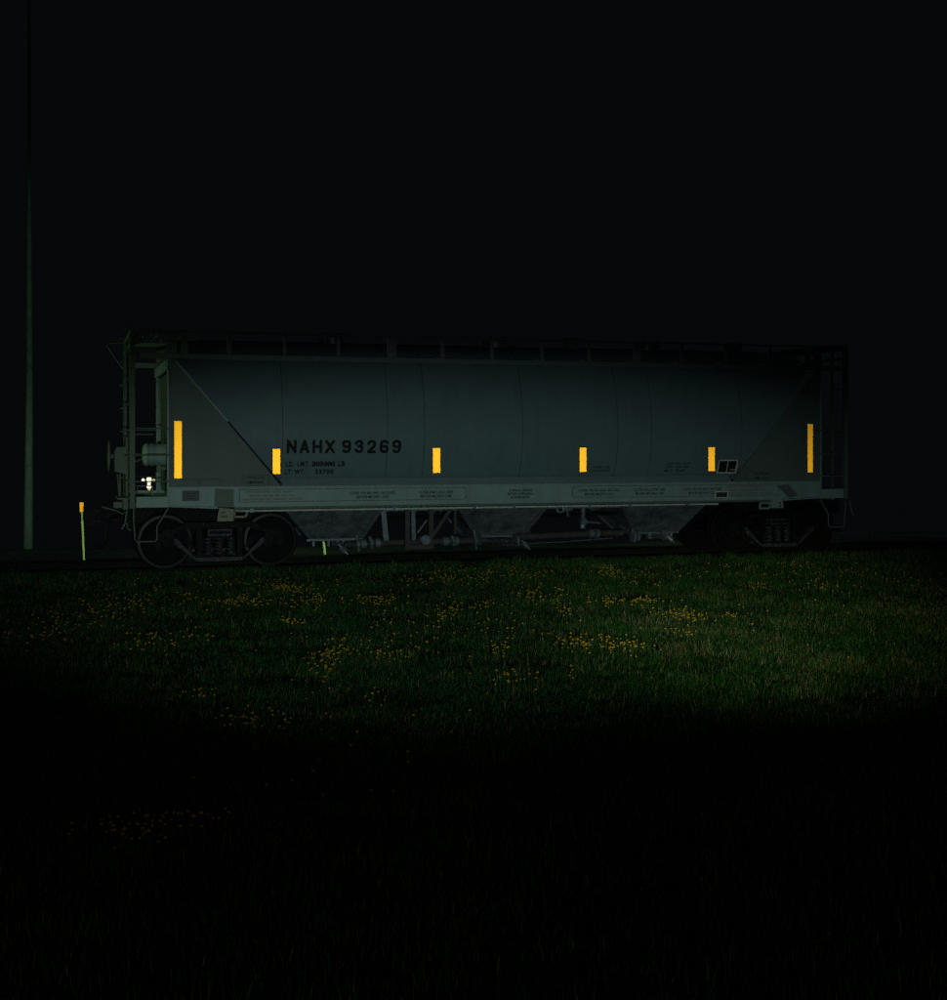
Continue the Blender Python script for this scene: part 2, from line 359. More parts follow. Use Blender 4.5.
for x, r in ((-3.33,.24),(-.28,.24),(2.78,.25),(4.6,.16)): hatch(x, r)
b = MB(); b.box(1.08,1.30,-.6,-.4,3.86,4.05); b.box(1.06,1.32,-.62,-.38,4.051,4.07); part(b, 'roof_vent', M['galv'])
# end platforms, cages, ladders, steps, couplers
for e in (0, 1):
    f = (lambda x: x) if e == 0 else (lambda x: 2*CX-x)
    for s in (-1, 1):
        b = MB(); b.box(f(-6.87), f(-6.79), s*1.43, s*1.50, 1.03, 3.884); b.box(f(-6.868), f(-6.855), s*1.35, s*1.43, 1.03, 3.884); part(b, 'corner_post', M['frame'])
        b = MB(); b.box(f(-6.77), f(-6.255), s*1.505, s*1.47, 1.045, 1.22); part(b, 'platform_side', M['sill'])
        b = MB()
        b.box(f(-6.863), f(-6.835), s*.95, s*1.0, 1.25, 3.88); part(b, 'ladder_stile', M['frame'])
        for k in range(7):
            z = 1.47+.42*k
            b = MB(); b.tube([(f(-6.86), s*1.40, z), (f(-6.93), s*1.40, z), (f(-6.93), s*.98, z), (f(-6.86), s*.98, z)], .011, 6); part(b, 'ladder_rung', M['frame'], smooth=True)
        for z in (1.47, 1.90, 2.34):
            b = MB(); b.tube([(f(-6.83), s*1.45, z), (f(-6.83), s*1.53, z), (f(-6.24), s*1.53, z), (f(-6.24), s*1.49, z)], .012, 6); part(b, 'side_grab', M['frame'], smooth=True)
        b = MB()
        b.tube([(f(-6.81), s*1.5, 1.05),(f(-6.81), s*1.5, .85),(f(-6.79), s*1.5, .53),(f(-6.76), s*1.5, .49),(f(-6.47), s*1.5, .49),(f(-6.44), s*1.5, .52),(f(-6.44), s*1.5, .73),(f(-6.26), s*1.5, 1.03)], .014, 6)
        part(b, 'sill_step', M['frame'], smooth=True)
    b = MB(); b.box(f(-6.84), f(-6.30), -1.46, 1.46, 1.09, 1.12)
    b.box(f(-6.862), f(-6.842), -1.36, 1.36, 1.04, 1.21); part(b, 'end_platform', M['frame'])
    b = MB()
    b.box(f(-6.868), f(-6.80), -1.42, 1.42, 3.886, 3.948); part(b, 'cage_crossbar', M['frame'])
    b = MB(); b.box(f(-6.866), f(-6.80), -1.42, -.2, 3.70, 3.75); b.box(f(-6.866), f(-6.80), .25, 1.42, 3.70, 3.75); part(b, 'cage_crossbar', M['frame'])
    b = MB()
    for k in range(5): b.box(f(-6.82+.11*k), f(-6.80+.11*k), -1.42, 1.42, 3.951, 3.975)
    part(b, 'crossover_grating', M['galv'])
    b = MB(); b.tube([(f(-6.86), 1.40, 3.93), (f(-7.12), 1.40, 3.93), (f(-7.16), 1.40, 3.88), (f(-7.02), 1.40, 3.66), (f(-6.87), 1.40, 3.45)], .010, 6); part(b, 'crossover_handrail', M['galv'], smooth=True)
    # centre sill, coupler, hose
    b = MB(); b.box(f(-6.95), f(-4.0), -.17, .17, .72, 1.03); part(b, 'centre_sill', M['truck'])
    b = MB(); b.box(f(-7.30), f(-6.92), -.07, .07, .74, .90)
    b.prism([(f(-7.30),.68),(f(-7.30),.97),(f(-7.42),.99),(f(-7.56),.95),(f(-7.56),.70),(f(-7.42),.66)], -.11, .02)
    b.prism([(f(-7.30),.70),(f(-7.30),.95),(f(-7.46),.93),(f(-7.46),.72)], .021, .15); part(b, 'coupler', M['truck'])
    b = MB(); b.tube([(f(-6.95),-.35,.86),(f(-7.12),-.35,.84),(f(-7.20),-.36,.70),(f(-7.22),-.38,.5),(f(-7.26),-.38,.38),(f(-7.34),-.38,.34)], .028, 8)
    b.lathe((f(-7.34),-.38,.34), 'x', [(0,-.05),(.045,-.05),(.045,.05),(0,.05)], 10); part(b, 'air_hose', M['truck'], smooth=True)
    b = MB(); b.tube([(f(-6.92),-1.48,.98),(f(-6.98),-1.2,.93),(f(-7.05),-.5,.95),(f(-7.28),-.1,1.0)], .012, 6); b.tube([(f(-6.92),-1.48,.98),(f(-6.95),-1.5,.78),(f(-7.0),-1.5,.70)], .012, 6)
    part(b, 'uncoupling_lever', M['galv'], smooth=True)
    b = MB(); b.box(f(-6.95), f(-6.875), -.9, -.25, .98, 1.16); b.box(f(-7.1), f(-6.96), -.55, -.45, 1.0, 1.1); part(b, 'striker_bracket', M['frame'])
# left end only: hand brake, reservoir
b = MB(); b.lathe((-7.17,-.3,1.87), 'x', [(.26,-.015),(.275,0),(.26,.015),(.245,0),(.26,-.015)], 28)
b.lathe((-7.17,-.3,1.87), 'x', [(0,-.03),(.04,-.03),(.04,.08),(0,.08)], 12)
for k in range(5):
    a = rad(72*k+20); b.bar((-7.15,-.3,1.87), (-7.17,-.3+math.cos(a)*.26,1.87+math.sin(a)*.26), .02)
part(b, 'brake_wheel', M['frame'], smooth=True)
b = MB(); b.prism([(-7.08,1.62),(-6.90,1.57),(-6.90,2.03),(-7.04,2.03),(-7.08,1.95)], -.62, -.18); part(b, 'brake_housing', M['frame'])
b = MB(); b.box(-6.898,-6.872,-.7,-.12,1.2,2.2); b.tube([(-6.99,-.5,1.57),(-6.99,-.5,1.2)], .015, 6); b.tube([(-7.03,-.35,1.57),(-7.0,-.35,1.2)], .012, 6)
b.box(-7.06,-6.88,-1.2,-.2,1.165,1.195); part(b, 'brake_bracket', M['frame'])
b = MB(); b.lathe((-6.62,-.62,1.90), 'x', [(0,-.02),(.10,-.015),(.16,0),(.20,.05),(.20,.07),(.185,.075),(.185,.115),(.20,.12),(.20,.15),(.187,.155),(.187,.42)], 28); res = part(b, 'air_reservoir', M['sill'], smooth=True)
b = MB(); b.box(-6.40,-6.34,-.80,-.44,1.60,1.73); b.box(-6.37,-6.201,-.70,-.54,1.64,1.70); part(b, 'reservoir_bracket', M['frame'])
b = MB(); b.tube([(-6.60,-.70,1.84),(-6.76,-.72,1.78),(-6.80,-.72,1.5),(-6.78,-.72,1.22)], .013, 6)
b.tube([(-6.45,-.4,1.21),(-6.45,-.4,1.36),(-6.7,-.4,1.36),(-6.7,-.4,1.21)], .012, 6); part(b, 'brake_pipe', M['galv'], smooth=True)
b = MB(); b.box(-6.83,-6.78,.1,.16,1.2,2.3); b.tube([(-6.83,.13,2.25),(-6.4,.13,2.25)], .012, 6); part(b, 'platform_stanchion', M['frame'])

# amber strips
for x0, x1, z0, z1 in ((-6.165,-6.045,1.52,2.46),(-4.55,-4.425,1.58,2.0),(-1.765,-1.635,1.58,2.01),(.97,1.10,1.58,2.015),(3.53,3.66,1.58,2.02),(5.62,5.73,1.54,2.46)):
    for s in (-1, 1):
        b = MB(); n = 8; vs_ = []; flat = x1 < -6 or x0 > 5
        for k in range(n+1):
            z = z0+(z1-z0)*k/n; y = s*(1.519 if flat else 1.522)
            vs_ += [(x0,y,z),(x1,y,z)]
        q = [(2*k,2*k+1,2*k+3,2*k+2) if s < 0 else (2*k+2,2*k+3,2*k+1,2*k) for k in range(n)]
        b.add(vs_, q); o = part(b, 'reflective_strip', M['tape'])
        if not flat:
            b = MB(); b.box(x0-.006, x1+.006, s*1.508, s*1.519, z0-.01, z1+.01)
            for z in (z0+.05, (z0+z1)/2, z1-.05): b.box(x0+.04, x1-.04, s*(side_y(z)-.02), s*1.507, z-.02, z+.02)
            part(b, 'strip_bracket', M['black'])
# lettering
def text(body, x, z, h, m, width=None, bold=0.0, y=None, s=-1, name='lettering', slant=0.0, spacing=1.0):
    cu = bpy.data.curves.new(name, 'FONT'); cu.body = body; cu.size = 1; cu.offset = bold; cu.shear = slant; cu.space_character = spacing; cu.resolution_u = 3
    t = bpy.data.objects.new(name, cu); C.objects.link(t); bpy.context.view_layer.update()
    me = bpy.data.meshes.new_from_object(t.evaluated_get(bpy.context.evaluated_depsgraph_get())); bpy.data.objects.remove(t)
    co = np.zeros(len(me.vertices)*3); me.vertices.foreach_get('co', co); co = co.reshape(-1,3)
    co[:,0] -= co[:,0].min(); co[:,1] -= co[:,1].min(); sc = h/co[:,1].max(); co[:,1] *= sc
    co[:,0] *= (width/co[:,0].max()) if width else sc
    nw = np.zeros_like(co); nw[:,2] = z+co[:,1]
    nw[:,0] = x+co[:,0]
    nw[:,1] = [s*((y if y is not None else side_y(zz)+.008)) for zz in nw[:,2]]
    me.vertices.foreach_set('co', nw.ravel()); me.materials.append(m); me.update()
    o = bpy.data.objects.new(name, me); C.objects.link(o); o.parent = car; o.matrix_parent_inverse = Matrix.Translation(-Vector(car.location)); return o
K = M['black']
GLYPH = {'N': [[(0,0),(0,1),(1,0),(1,1)]], 'A': [[(0,0),(.5,1),(1,0)],[(.2,.30),(.8,.30)]], 'H': [[(0,0),(0,1)],[(1,0),(1,1)],[(0,.5),(1,.5)]], 'X': [[(0,0),(1,1)],[(0,1),(1,0)]],
 '9': [[(.5,.47),(.14,.52),(0,.68),(0,.80),(.14,.95),(.5,1),(.86,.95),(1,.80),(1,.26),(.86,.05),(.5,0),(.20,.03),(.05,.12)],[(.5,.47),(.82,.51),(1,.64)]],
 '3': [[(.02,.78),(.16,.95),(.5,1),(.84,.95),(.97,.77),(.85,.58),(.42,.54)],[(.85,.54),(1,.36),(1,.22),(.84,.05),(.5,0),(.16,.05),(0,.22)]],
 '2': [[(.02,.76),(.14,.94),(.5,1),(.86,.94),(1,.75),(.90,.55),(0,0),(1,0)]]}
GLYPH['6'] = [[(1-x, 1-z) for x, z in p] for p in GLYPH['9']]
def stencil(ch, x, z, w_, h_, st):
    b = MB(); d = .008
    def put(ps):
        nonlocal d; d += .0002; n = len(ps)
        b.add([(px, -(side_y(pz)+d), pz) for px, pz in ps], [tuple(range(n))])
    for line in GLYPH[ch]:
        q = [Vector((x+st/2+(w_-st)*u, z+st/2+(h_-st)*v)) for u, v in line]
        for a_, c_ in zip(q[:-1], q[1:]):
            t_ = (c_-a_).normalized(); n_ = Vector((-t_.y, t_.x))*st/2
            put([a_-n_, c_-n_, c_+n_, a_+n_])
        for a_ in q: put([(a_.x+math.cos(k*math.pi/4+.39)*st*.54, a_.y+math.sin(k*math.pi/4+.39)*st*.54) for k in range(8)])
    return part(b, 'reporting_letter' if ch.isalpha() else 'reporting_numeral', K)
for k, ch in enumerate('NAHX'): stencil(ch, -4.31+.218*k, 1.922, .168, .232, .049)
for k, ch in enumerate('93269'): stencil(ch, -3.367+.220*k, 1.922, .158, .232, .049)
text('LD. LMT.', -4.315, 1.70, .088, K, .41, .035, spacing=1.2); text('203300', -3.87, 1.70, .088, K, .40, .035); text('HHHHHH', -3.862, 1.715, .055, K, .385, .03); text('LB', -3.42, 1.70, .088, K, .12, .035, spacing=1.2)
text('LT. WT.', -4.32, 1.565, .088, K, .34, .035, spacing=1.2); text('59700', -3.80, 1.565, .088, K, .31, .035, spacing=1.2)
YS = 1.5295
for x in (-3.24, .95, 3.0): 
    text('CLOSE VALVES AND HATCHES', x, 1.222, .048, K, .80, .02, y=YS); text('BEFORE MOVING CAR', x+.12, 1.152, .048, K, .56, .02, y=YS)
for x in (-2.02, 2.03):
    text('CLOSE AND LOCK CAPS', x, 1.222, .048, K, .62, .02, y=YS); text('BEFORE MOVING CAR', x+.03, 1.152, .048, K, .56, .02, y=YS)
YF = 1.523
text('CONSULT OWNER', -.37, 1.238, .045, K, .44, .02, y=YF); text('BEFORE REPAIRING', -.40, 1.175, .045, K, .49, .02, y=YF); text('HOPPER BODY', -.34, 1.112, .045, K, .37, .02, y=YF)
for x in (-5.05, 3.84):
    text('CAR EQUIPPED WITH SAFETY', x+.06, 1.262, .036, M['red'], .80, .02, y=YS); text('RELIEF VALVE. RELIEVE ALL', x+.12, 1.202, .036, M['red'], .76, .02, y=YS); text('PRESSURE BEFORE OPENING HATCHES', x, 1.140, .036, M['red'], 1.0, .02, y=YS)
for x in (-5.03, 4.46):
    text('1 1/2 IN. H.F.', x, 1.50, .042, K, .34, .02, y=1.519); text('COMP SHOES', x+.02, 1.42, .042, K, .30, .02, y=1.519)
text('LUBED  6-90', 1.29, 1.64, .04, K, .32, .02, slant=.2); text('4 60 LUBRICATED', 1.27, 1.575, .038, K, .36, .02, slant=.2)
text('CAPY 4150  CU FT', 2.74, 1.70, .04, K, .48, .02, slant=.2); text('COTS  1-8 8 1994', 2.72, 1.635, .04, K, .46, .02, slant=.2); text('BLT  7-69', 2.71, 1.57, .04, K, .42, .02, slant=.2)
# data boxes, pads, lugs, louvre
def frame_on(x0, x1, z0, z1, y, s, wd, m, slant=0.0, name='card_holder'):
    b = MB(); yy0, yy1 = s*y, s*(y+.012)
    b.prism([(x0,z0),(x1,z0),(x1+slant,z1),(x0+slant,z1)], yy0, yy1-s*.004); bk = part(b, 'card_back', M['black'])
    b = MB()
    P = [(x0,z0),(x1,z0),(x1+slant,z1),(x0+slant,z1)]
    for i in range(4):
        (ax,az),(bx,bz) = P[i], P[(i+1)%4]; b.bar((ax,yy1,az),(bx,yy1,bz), wd, .014+.001*i)
    b.bar(((x0+x1)/2, yy1, z0), ((x0+x1)/2+slant, yy1, z1), wd*.6, .011)
    return part(b, name, m)
frame_on(3.71, 4.09, 1.545, 1.775, 1.50, -1, .022, M['whiteline'], .05)
b = MB(); b.bar((3.98,-1.515,1.60),(4.10,-1.515,1.60),.012); part(b, 'card_tab', M['whiteline'])
b = MB(); b.box(3.66,3.93,-1.536,-1.530,1.075,1.20); part(b, 'placard', M['whiteline'])
b = MB(); b.box(3.68,3.91,-1.541,-1.537,1.09,1.185); part(b, 'placard_face', M['brown'])
b = MB(); b.box(3.70,3.72,-1.546,-1.542,1.10,1.175); b.box(3.87,3.89,-1.546,-1.542,1.10,1.175); b.box(3.7205,3.8695,-1.546,-1.542,1.125,1.145); part(b, 'placard_mark', M['black'])
for e in (0, 1):
    f = (lambda x: x) if e == 0 else (lambda x: 2*CX-x)
    for s in (-1, 1):
        b = MB(); b.prism([(f(-5.47),.80),(f(-5.20),.80),(f(-5.20),1.0),(f(-5.44),1.03)] if e == 0 else [(f(-5.47),.87),(f(-5.20),.87),(f(-5.16),1.04),(f(-5.44),1.04)], s*1.47, s*1.515); part(b, 'jacking_pad', M['cream'] if e == 0 else M['sill'])
        b = MB()
        if e == 0: b.prism([(-5.52,1.04),(-5.20,1.04),(-5.20,1.33),(-5.50,1.345)], s*1.513, s*1.53)
        else: b.prism([(4.96,1.30),(5.20,1.32),(5.42,1.10),(5.22,1.06)], s*1.513, s*1.53)
        part(b, 'pad_gusset', M['frame'])
        zc = .925; x0, x1 = sorted((f(-5.19), f(-4.97)))
        b = MB()
        for q0, q1 in (((x0,zc-.055),(x1-.04,zc-.055)),((x1-.04,zc-.055),(x1,zc)),((x1,zc),(x1-.04,zc+.045)),((x1-.04,zc+.045),(x0,zc+.045)),((x0,zc+.045),(x0,zc-.055))):
            b.bar((q0[0],s*1.50,q0[1]),(q1[0],s*1.50,q1[1]),.035,.03)
        part(b, 'pulling_lug', M['cream'] if e == 0 else M['sill'])
for x in (-5.40, -5.33):
    for z in (.85, .92): pass
text('LIFT', -5.42, .925, .035, K, .10, .02, y=1.518, name='pad_marking'); text('HERE', -5.42, .86, .035, K, .12, .02, y=1.518, name='pad_marking')
for x in (5.03, 5.12):
    b = MB(); b.lathe((x,-1.516,.91),'y',[(0,-.003),(.018,-.003),(.018,0)],10); b.lathe((x,-1.516,.97),'y',[(0,-.003),(.018,-.003),(.018,0)],10); part(b, 'pad_hole', M['black'])
b = MB(); b.box(-6.04,-5.76,-1.524,-1.513,1.145,1.315); lv = part(b, 'routing_board', M['mesh'])
for k in range(6):
    b = MB(); b.box(-6.03,-5.77,-1.532,-1.5245,1.155+k*.026,1.168+k*.026); b.build('slat', M['truckpale'], lv)
for x0, x1 in ((-6.02,-5.78),(-5.76,-5.42),(-5.06,-4.62),(4.30,4.70)):
    b = MB(); z0, z1 = 1.40, 1.56 if x0 > -5.2 else 1.50
    for a_, b_ in (((x0,z0),(x0,z1)),((x0,z1),(x1,z1)),((x1,z1),(x1,z0))): b.bar((a_[0],-1.517,a_[1]),(b_[0],-1.517,b_[1]),.008)
    part(b, 'weld_bead', M['brown'])

# discharge hoppers
for hx in (-3.28, -.22, 2.92):
    b = MB()
    T = [(-1.05,-1.30),(.68,-1.30),(.85,1.30),(-.85,1.30)]; B_ = [(-.44,-.42),(.48,-.42),(.42,.42),(-.46,.42)]
    vs_ = []
    for (px,py),z in [(t,1.02) for t in T]+[(t,.40) for t in B_]: vs_.append((hx+px,py,z))
    b.add(vs_, [(0,4,5,1),(1,5,6,2),(2,6,7,3),(3,7,4,0),(4,7,6,5)])
    hp = part(b, 'discharge_hopper', M['hopper'])
    b = MB()
    for i in range(4):
        o_ = Vector((0, -.02 if i < 2 else .02, 0)); b = MB(); b.bar(Vector(vs_[i])+o_, Vector(vs_[i+4])+o_, .06, .05); b.build('hopper_corner', M['galv'], hp)
    b = MB(); b.box(hx-.52,hx+.50,-.50,.50,.362,.399)
    for k in range(7): b.lathe((hx-.45+k*.145,-.505,.38),'y',[(0,-.015),(.014,-.015),(.014,0)],6)
    b.build('outlet_flange', M['galv'], hp)
    b = MB(); b.box(hx-.04,hx+.22,-.30,.30,.25,.361); b.build('outlet_box', M['truckpale'], hp)
    b = MB()
    for k in range(3): b.box(hx-.43+k*.27,hx-.39+k*.27,-.56,-.44,.27,.361)
    b.box(hx+.20,hx+.24,-.62,-.44,.30,.361); b.build('outlet_lug', M['galv'], hp)
# cross beams behind pipes
for x in (-1.72, 1.28):
    b = MB(); b.box(x-.9,x+.9,-1.0,-.9,.90,.96); part(b, 'cross_bearer', M['galv'])
b = MB(); b.box(-4.6, 4.3, -.2, .2, .97, 1.2); part(b, 'body_centre_sill', M['truck'])
def pipe(x0, x1, y, z0, z1, r, m, name='unloading_pipe'):
    b = MB(); b.tube([(x0,y,z0),(x1,y,z1)], r, 14); return part(b, name, m, smooth=True)
def flange(x, y, z, r, w_, par=None, m='galv', tall=0.0):
    b = MB(); b.lathe((x,y,z),'x',[(0,-w_/2),(r,-w_/2),(r,w_/2),(0,w_/2)],16)
    if tall: b.bar((x,y-.03,z),(x-.03,y-.03,z+tall),.03); b.bar((x,y-.03,z),(x+.02,y-.03,z-tall*.8),.025)
    return part(b, 'pipe_coupling', M[m], smooth=True)
pipe(-3.20,-2.72,-.85,.30,.33,.062,M['truckpale']); pipe(-2.7,-.62,-.85,.33,.335,.055,M['brown']); pipe(-.60,.10,-.72,.31,.30,.058,M['truckpale'])
pipe(.02,1.75,-.60,.36,.40,.062,M['brown']); pipe(1.78,2.20,-.60,.40,.40,.058,M['brown']); pipe
for x,y,z,r,w_,t in ((-2.96,-.85,.32,.10,.05,.16),(-2.86,-.85,.32,.085,.1,.0),(-2.72,-.85,.33,.10,.04,.12),(-2.60,-.85,.33,.085,.09,0),(-1.35,-.85,.335,.085,.10,0),(-1.22,-.85,.335,.1,.03,.1),(-1.15,-.85,.335,.085,.07,0),
                     (-.80,-.85,.335,.10,.04,.2),(-.70,-.80,.33,.08,.08,0),(.05,-.72,.30,.1,.04,0),(1.56,-.60,.40,.085,.09,0),(1.68,-.60,.40,.09,.06,0),(2.33,-.80,.345,.12,.05,.14),(2.42,-.80,.345,.10,.05,0),(2.97,-.80,.36,.11,.04,.05)):
    flange(x,y,z,r,w_,tall=t)
for x0,z0,y_ in ((-3.26,.27,-.9),(.16,.27,-.78),(3.03,.33,-.85)):
    b = MB(); b.tube([(x0,y_,z0),(x0+.07,y_-.05,z0-.08)], .05, 10); b.bar((x0-.05,y_-.02,z0+.05),(x0+.1,y_-.07,z0-.12),.02); part(b, 'pipe_cap', M['galv'], smooth=True)
# middle U frame, struts, valve
b = MB(); b.box(-2.19,-2.11,-1.25,-1.19,.32,.995); b.box(-1.76,-1.68,-1.25,-1.19,.32,.995); b.box(-2.19,-1.68,-1.253,-1.187,.235,.319); part(b, 'hanger_frame', M['brown'])
for x0,x1,y,z0,z1,wd,m in ((-2.54,-2.48,-1.0,.99,.38,.09,'galv'),(-1.99,-1.98,-1.0,.99,.38,.07,'galv'),(-1.30,-1.73,-1.15,.99,.38,.06,'brown'),(-1.52,-1.66,-.9,.99,.75,.05,'brown'),(-1.13,-1.13,-.7,.99,.45,.05,'brown'),(.42,.42,-.3,.99,.42,.07,'brown')):
    b = MB(); b.bar((x0,y,z0),(x1,y,z1),wd,.04); part(b, 'strut', M[m])
b = MB(); b.lathe((-1.84,-1.30,.40),'y',[(.0,.05),(.0,.0),(.05,0),(.055,-.02),(.085,-.02),(.085,.04),(.07,.05),(.07,.22)],16); part(b, 'outlet_nozzle', M['galv'], smooth=True)
b = MB(); b.bar((-1.97,-1.22,.52),(-1.80,-1.22,.74),.025); part(b, 'valve_lever', M['galv'])
b = MB(); b.box(1.14,1.20,-1.2,-1.14,.62,.99); b.tube([(1.17,-1.17,.70),(1.17,-1.17,.54)],.055,10); b.lathe((1.17,-1.17,.66),'y',[(0,-.08),(.06,-.08),(.06,.06),(0,.06)],10)
b.bar((1.19,-1.2,.66),(1.50,-1.2,.63),.028); part(b, 'drop_valve', M['galv'], smooth=True)
b = MB(); b.tube([(.66,-1.2,.92),(.66,-1.2,.86),(.72,-1.2,.84),(.78,-1.2,.86),(.78,-1.2,.93)],.02,6); b.tube([(.78,-1.2,.90),(.95,-1.2,.90)],.04,8); b.bar((.84,-1.22,.88),(.86,-1.22,.77),.03); part(b, 'small_valve', M['galv'], smooth=True)
b = MB(); b.tube([(.2,.6,.13),(1.4,.6,.155),(2.5,.6,.21)],.012,6); part(b, 'brake_rod', M['galv'])
b = MB(); b.tube([(-3.6,-.3,.75),(3.3,-.3,.75)],.03,8); part(b, 'train_pipe', M['truck'])

# trucks (bogies): side frames and bolster in one piece; wheels, caps, springs are its pieces
def make_truck(cx):
    b = MB()
    for s in (-1, 1):
        y0 = lambda d: s*(.94-d*.001); y1 = lambda d: s*(1.06+d*.002)
        P = [[(-.86,.62),(-.55,.76),(.55,.76),(.86,.62),(.86,.54),(.52,.66),(-.52,.66),(-.86,.54)],
             [(-.36,.10),(.36,.10),(.40,.165),(-.40,.165)],
             [(-.36,.10),(-.40,.165),(-.72,.50),(-.80,.44)], [(.36,.10),(.40,.165),(.72,.50),(.80,.44)],
             [(-.37,.165),(-.29,.165),(-.29,.68),(-.40,.68)], [(.37,.165),(.29,.165),(.29,.68),(.40,.68)],
             [(-1.06,.34),(-1.08,.56),(-.86,.66),(-.76,.60),(-.74,.36),(-.80,.30),(-.83,.46),(-.95,.46),(-.99,.32)],
             [(1.06,.34),(1.08,.56),(.86,.66),(.76,.60),(.74,.36),(.80,.30),(.83,.46),(.95,.46),(.99,.32)]]
        for d, p in enumerate(P):
            b.m = 1 if d in (1, 2, 3) else 0
            b.prism([(cx+x, z) for x, z in p], y0(d), y1(d))
        b.m = 1; b.box(cx-.20, cx+.20, s*.90, s*1.10, .53, .645); b.m = 0
        b.bar((cx-.18, s*1.105, .59),(cx+.18, s*1.105, .59),.05)
        b.box(cx-.28, cx+.28, s*.92, s*1.05, .166, .19)
        for q in (-1, 1): b.prism([(cx+q*.52,.36),(cx+q*.60,.50),(cx+q*.50,.53),(cx+q*.43,.33)], s*1.03, s*1.09)
    b.box(cx-.18, cx+.18, -.899, .899, .46, .70); b.lathe((cx,0,.70),'z',[(.2,0),(.2,.03),(0,.03)],16)
    for q in (-1, 1): b.box(cx+q*.36-.03, cx+q*.36+.03, -.9, .9, .30, .40)
    t = part(b, 'truck', [M['truck'], M['truckpale']])
    for ax in (cx-.89, cx+.89):
        for s in (-1, 1):
            w_ = MB(); w_.lathe((ax,0,.43),'y',[(r, s*h) for r, h in ((.10,.66),(.13,.66),(.13,.70),(.33,.74),(.405,.71),(.405,.685),(.484,.685),(.484,.712),(.462,.722),(.457,.80),(.452,.818),(.405,.822),(.392,.80),(.33,.775),(.14,.80),(.13,.84),(.085,.84))],44)
            n_ = 44; w_.mi = [1 if 8*n_ <= i < 12*n_ else 0 for i in range(len(w_.mi))]
            w_.build('wheel', [M['wheel'], M['rim']], t, True)
            c_ = MB(); c_.lathe((ax,0,.43),'y',[(r, s*h) for r, h in ((.0,1.10),(.075,1.095),(.085,1.08),(.085,1.05),(.105,1.045),(.11,1.0),(.11,.90),(.07,.90))],18)
            for k in range(3):
                a = rad(120*k+90*s); c_.lathe((ax+math.cos(a)*.048,0,.43+math.sin(a)*.048),'y',[(0,s*1.118),(.016,s*1.118),(.016,s*1.09)],6)
            c_.build('bearing_cap', M['truck'], t, True)
        a_ = MB(); a_.tube([(ax,-.9,.43),(ax,.9,.43)],.08,14); a_.build('axle', M['wheel'], t, True)
    for s in (-1, 1):
        for x in (-.19, 0, .19):
            sp = MB(); pts = [(cx+x+math.cos(a)*.062, s*1.0+math.sin(a)*.055, .20+.30*a/(2*math.pi*5)) for a in np.linspace(0, 2*math.pi*5, 61)]
            sp.tube(pts, .017, 5); sp.build('spring', M['truckpale'], t, True)
    return t
make_truck(-5.38); make_truck(5.28-.0)

# ------------------------------------------------------------------ marker stakes, pole, fence, far lamps
def stake(x, y, h, lab, cap, lean=0.0, base=0.0):
    z = float(ground_z(x, y)) + base; t = empty('marker_stake', (x, y, z-.05)); tag(t, lab, 'marker stake', 'marker stakes behind the track')
    b = MB(); b.box(-.020,.020,-.012,.012,0,h*.70+.05)
    for k in range(2): b.box(-.0205,-.014,-.02,-.0121,0,h*.70)
    o = b.build('stake_foot', M['tapewhite'] if cap != 2 else M['stake'], t)
    if cap:
        b = MB(); b.box(-.012,.014,-.010,.010,h*.70+.051,h*.85+.05); b.build('stake_rod', M['tapewhite'], t)
        b = MB(); b.box(-.036,.036,-.016,.016,h*.85+.051,h+.05); b.build('reflective_cap', M['tape'], t)
    t.rotation_euler = (0, lean, 0); return t
stake(-7.55, 2.81, 1.20, 'tall yellow-green stake with an amber cap left of the rail car', 1, -.04)
stake(-2.90, 2.52, .86, 'short leaning yellow-green stake seen under the left hopper', 0, -.10)
stake(5.43, 4.07, .92, 'thin yellow-green stake seen under the right hopper beside the wheels', 2)
pz = float(ground_z(-8.67, 6.05)); b = MB()
b.tube([(0,0,-.5),(0,0,0),(.03,0,4),(.02,.03,9),(0,0,17)], [.105,.10,.068,.036,.015], 16)
for k in range(10): pass
pl = b.build('utility_pole', M['pole'], None, True); pl.location = (-8.67, 6.05, pz); tag(pl, 'tall slim tapering pole standing at the far left beyond the track', 'pole')
fz = empty('wire_fence', (14.35, 11.4, -2.0)); tag(fz, 'low wire fence in the dark beyond the right end of the rail car', 'fence')
D = Vector((17.59-14.35, 10.4-11.38, 0)).normalized()
for k in range(-3, 10):
    p = D*(k*1.52+1.04); gz = float(ground_z(14.35+p.x, 11.4+p.y))+2.0
    b = MB(); b.tube([(p.x,p.y,gz-.2),(p.x,p.y,1.40)],.018,6); b.build('fence_post', M['post'], fz)
for z in (1.38, 1.02):
    b = MB(); b.tube([tuple(D*(-4)+Vector((0,0,z))), tuple(D*16+Vector((0,0,z)))],.012,6); b.build('fence_wire', M['post'], fz)
sg = empty('signal_lamp_post', (-4.43, 38, -4.5)); tag(sg, 'small post of lit lamps far off, seen through the left end of the rail car', 'lamp')
b = MB(); b.tube([(0,0,-.2),(0,0,5.05)],.03,8); b.box(-.27,.27,.02,.05,4.88,4.93); b.box(-.07,.07,.02,.06,4.5,5.05); b.build('post', M['post'], sg)
for x, z, r, m in ((0,4.95,.085,'bulb'),(0,4.80,.06,'bulb'),(-.26,4.92,.05,'bulb'),(.22,4.91,.045,'bulbdim'),(0,4.62,.08,'bulb'),(.01,4.50,.05,'bulbdim')):
    b = MB(); r *= 1.3; b.lathe((x,-.02,z),'y',[(0,-.05),(r*.7,-.04),(r,0),(r,.04),(0,.04)],12); b.build('lamp_glass', M[m], sg, True)

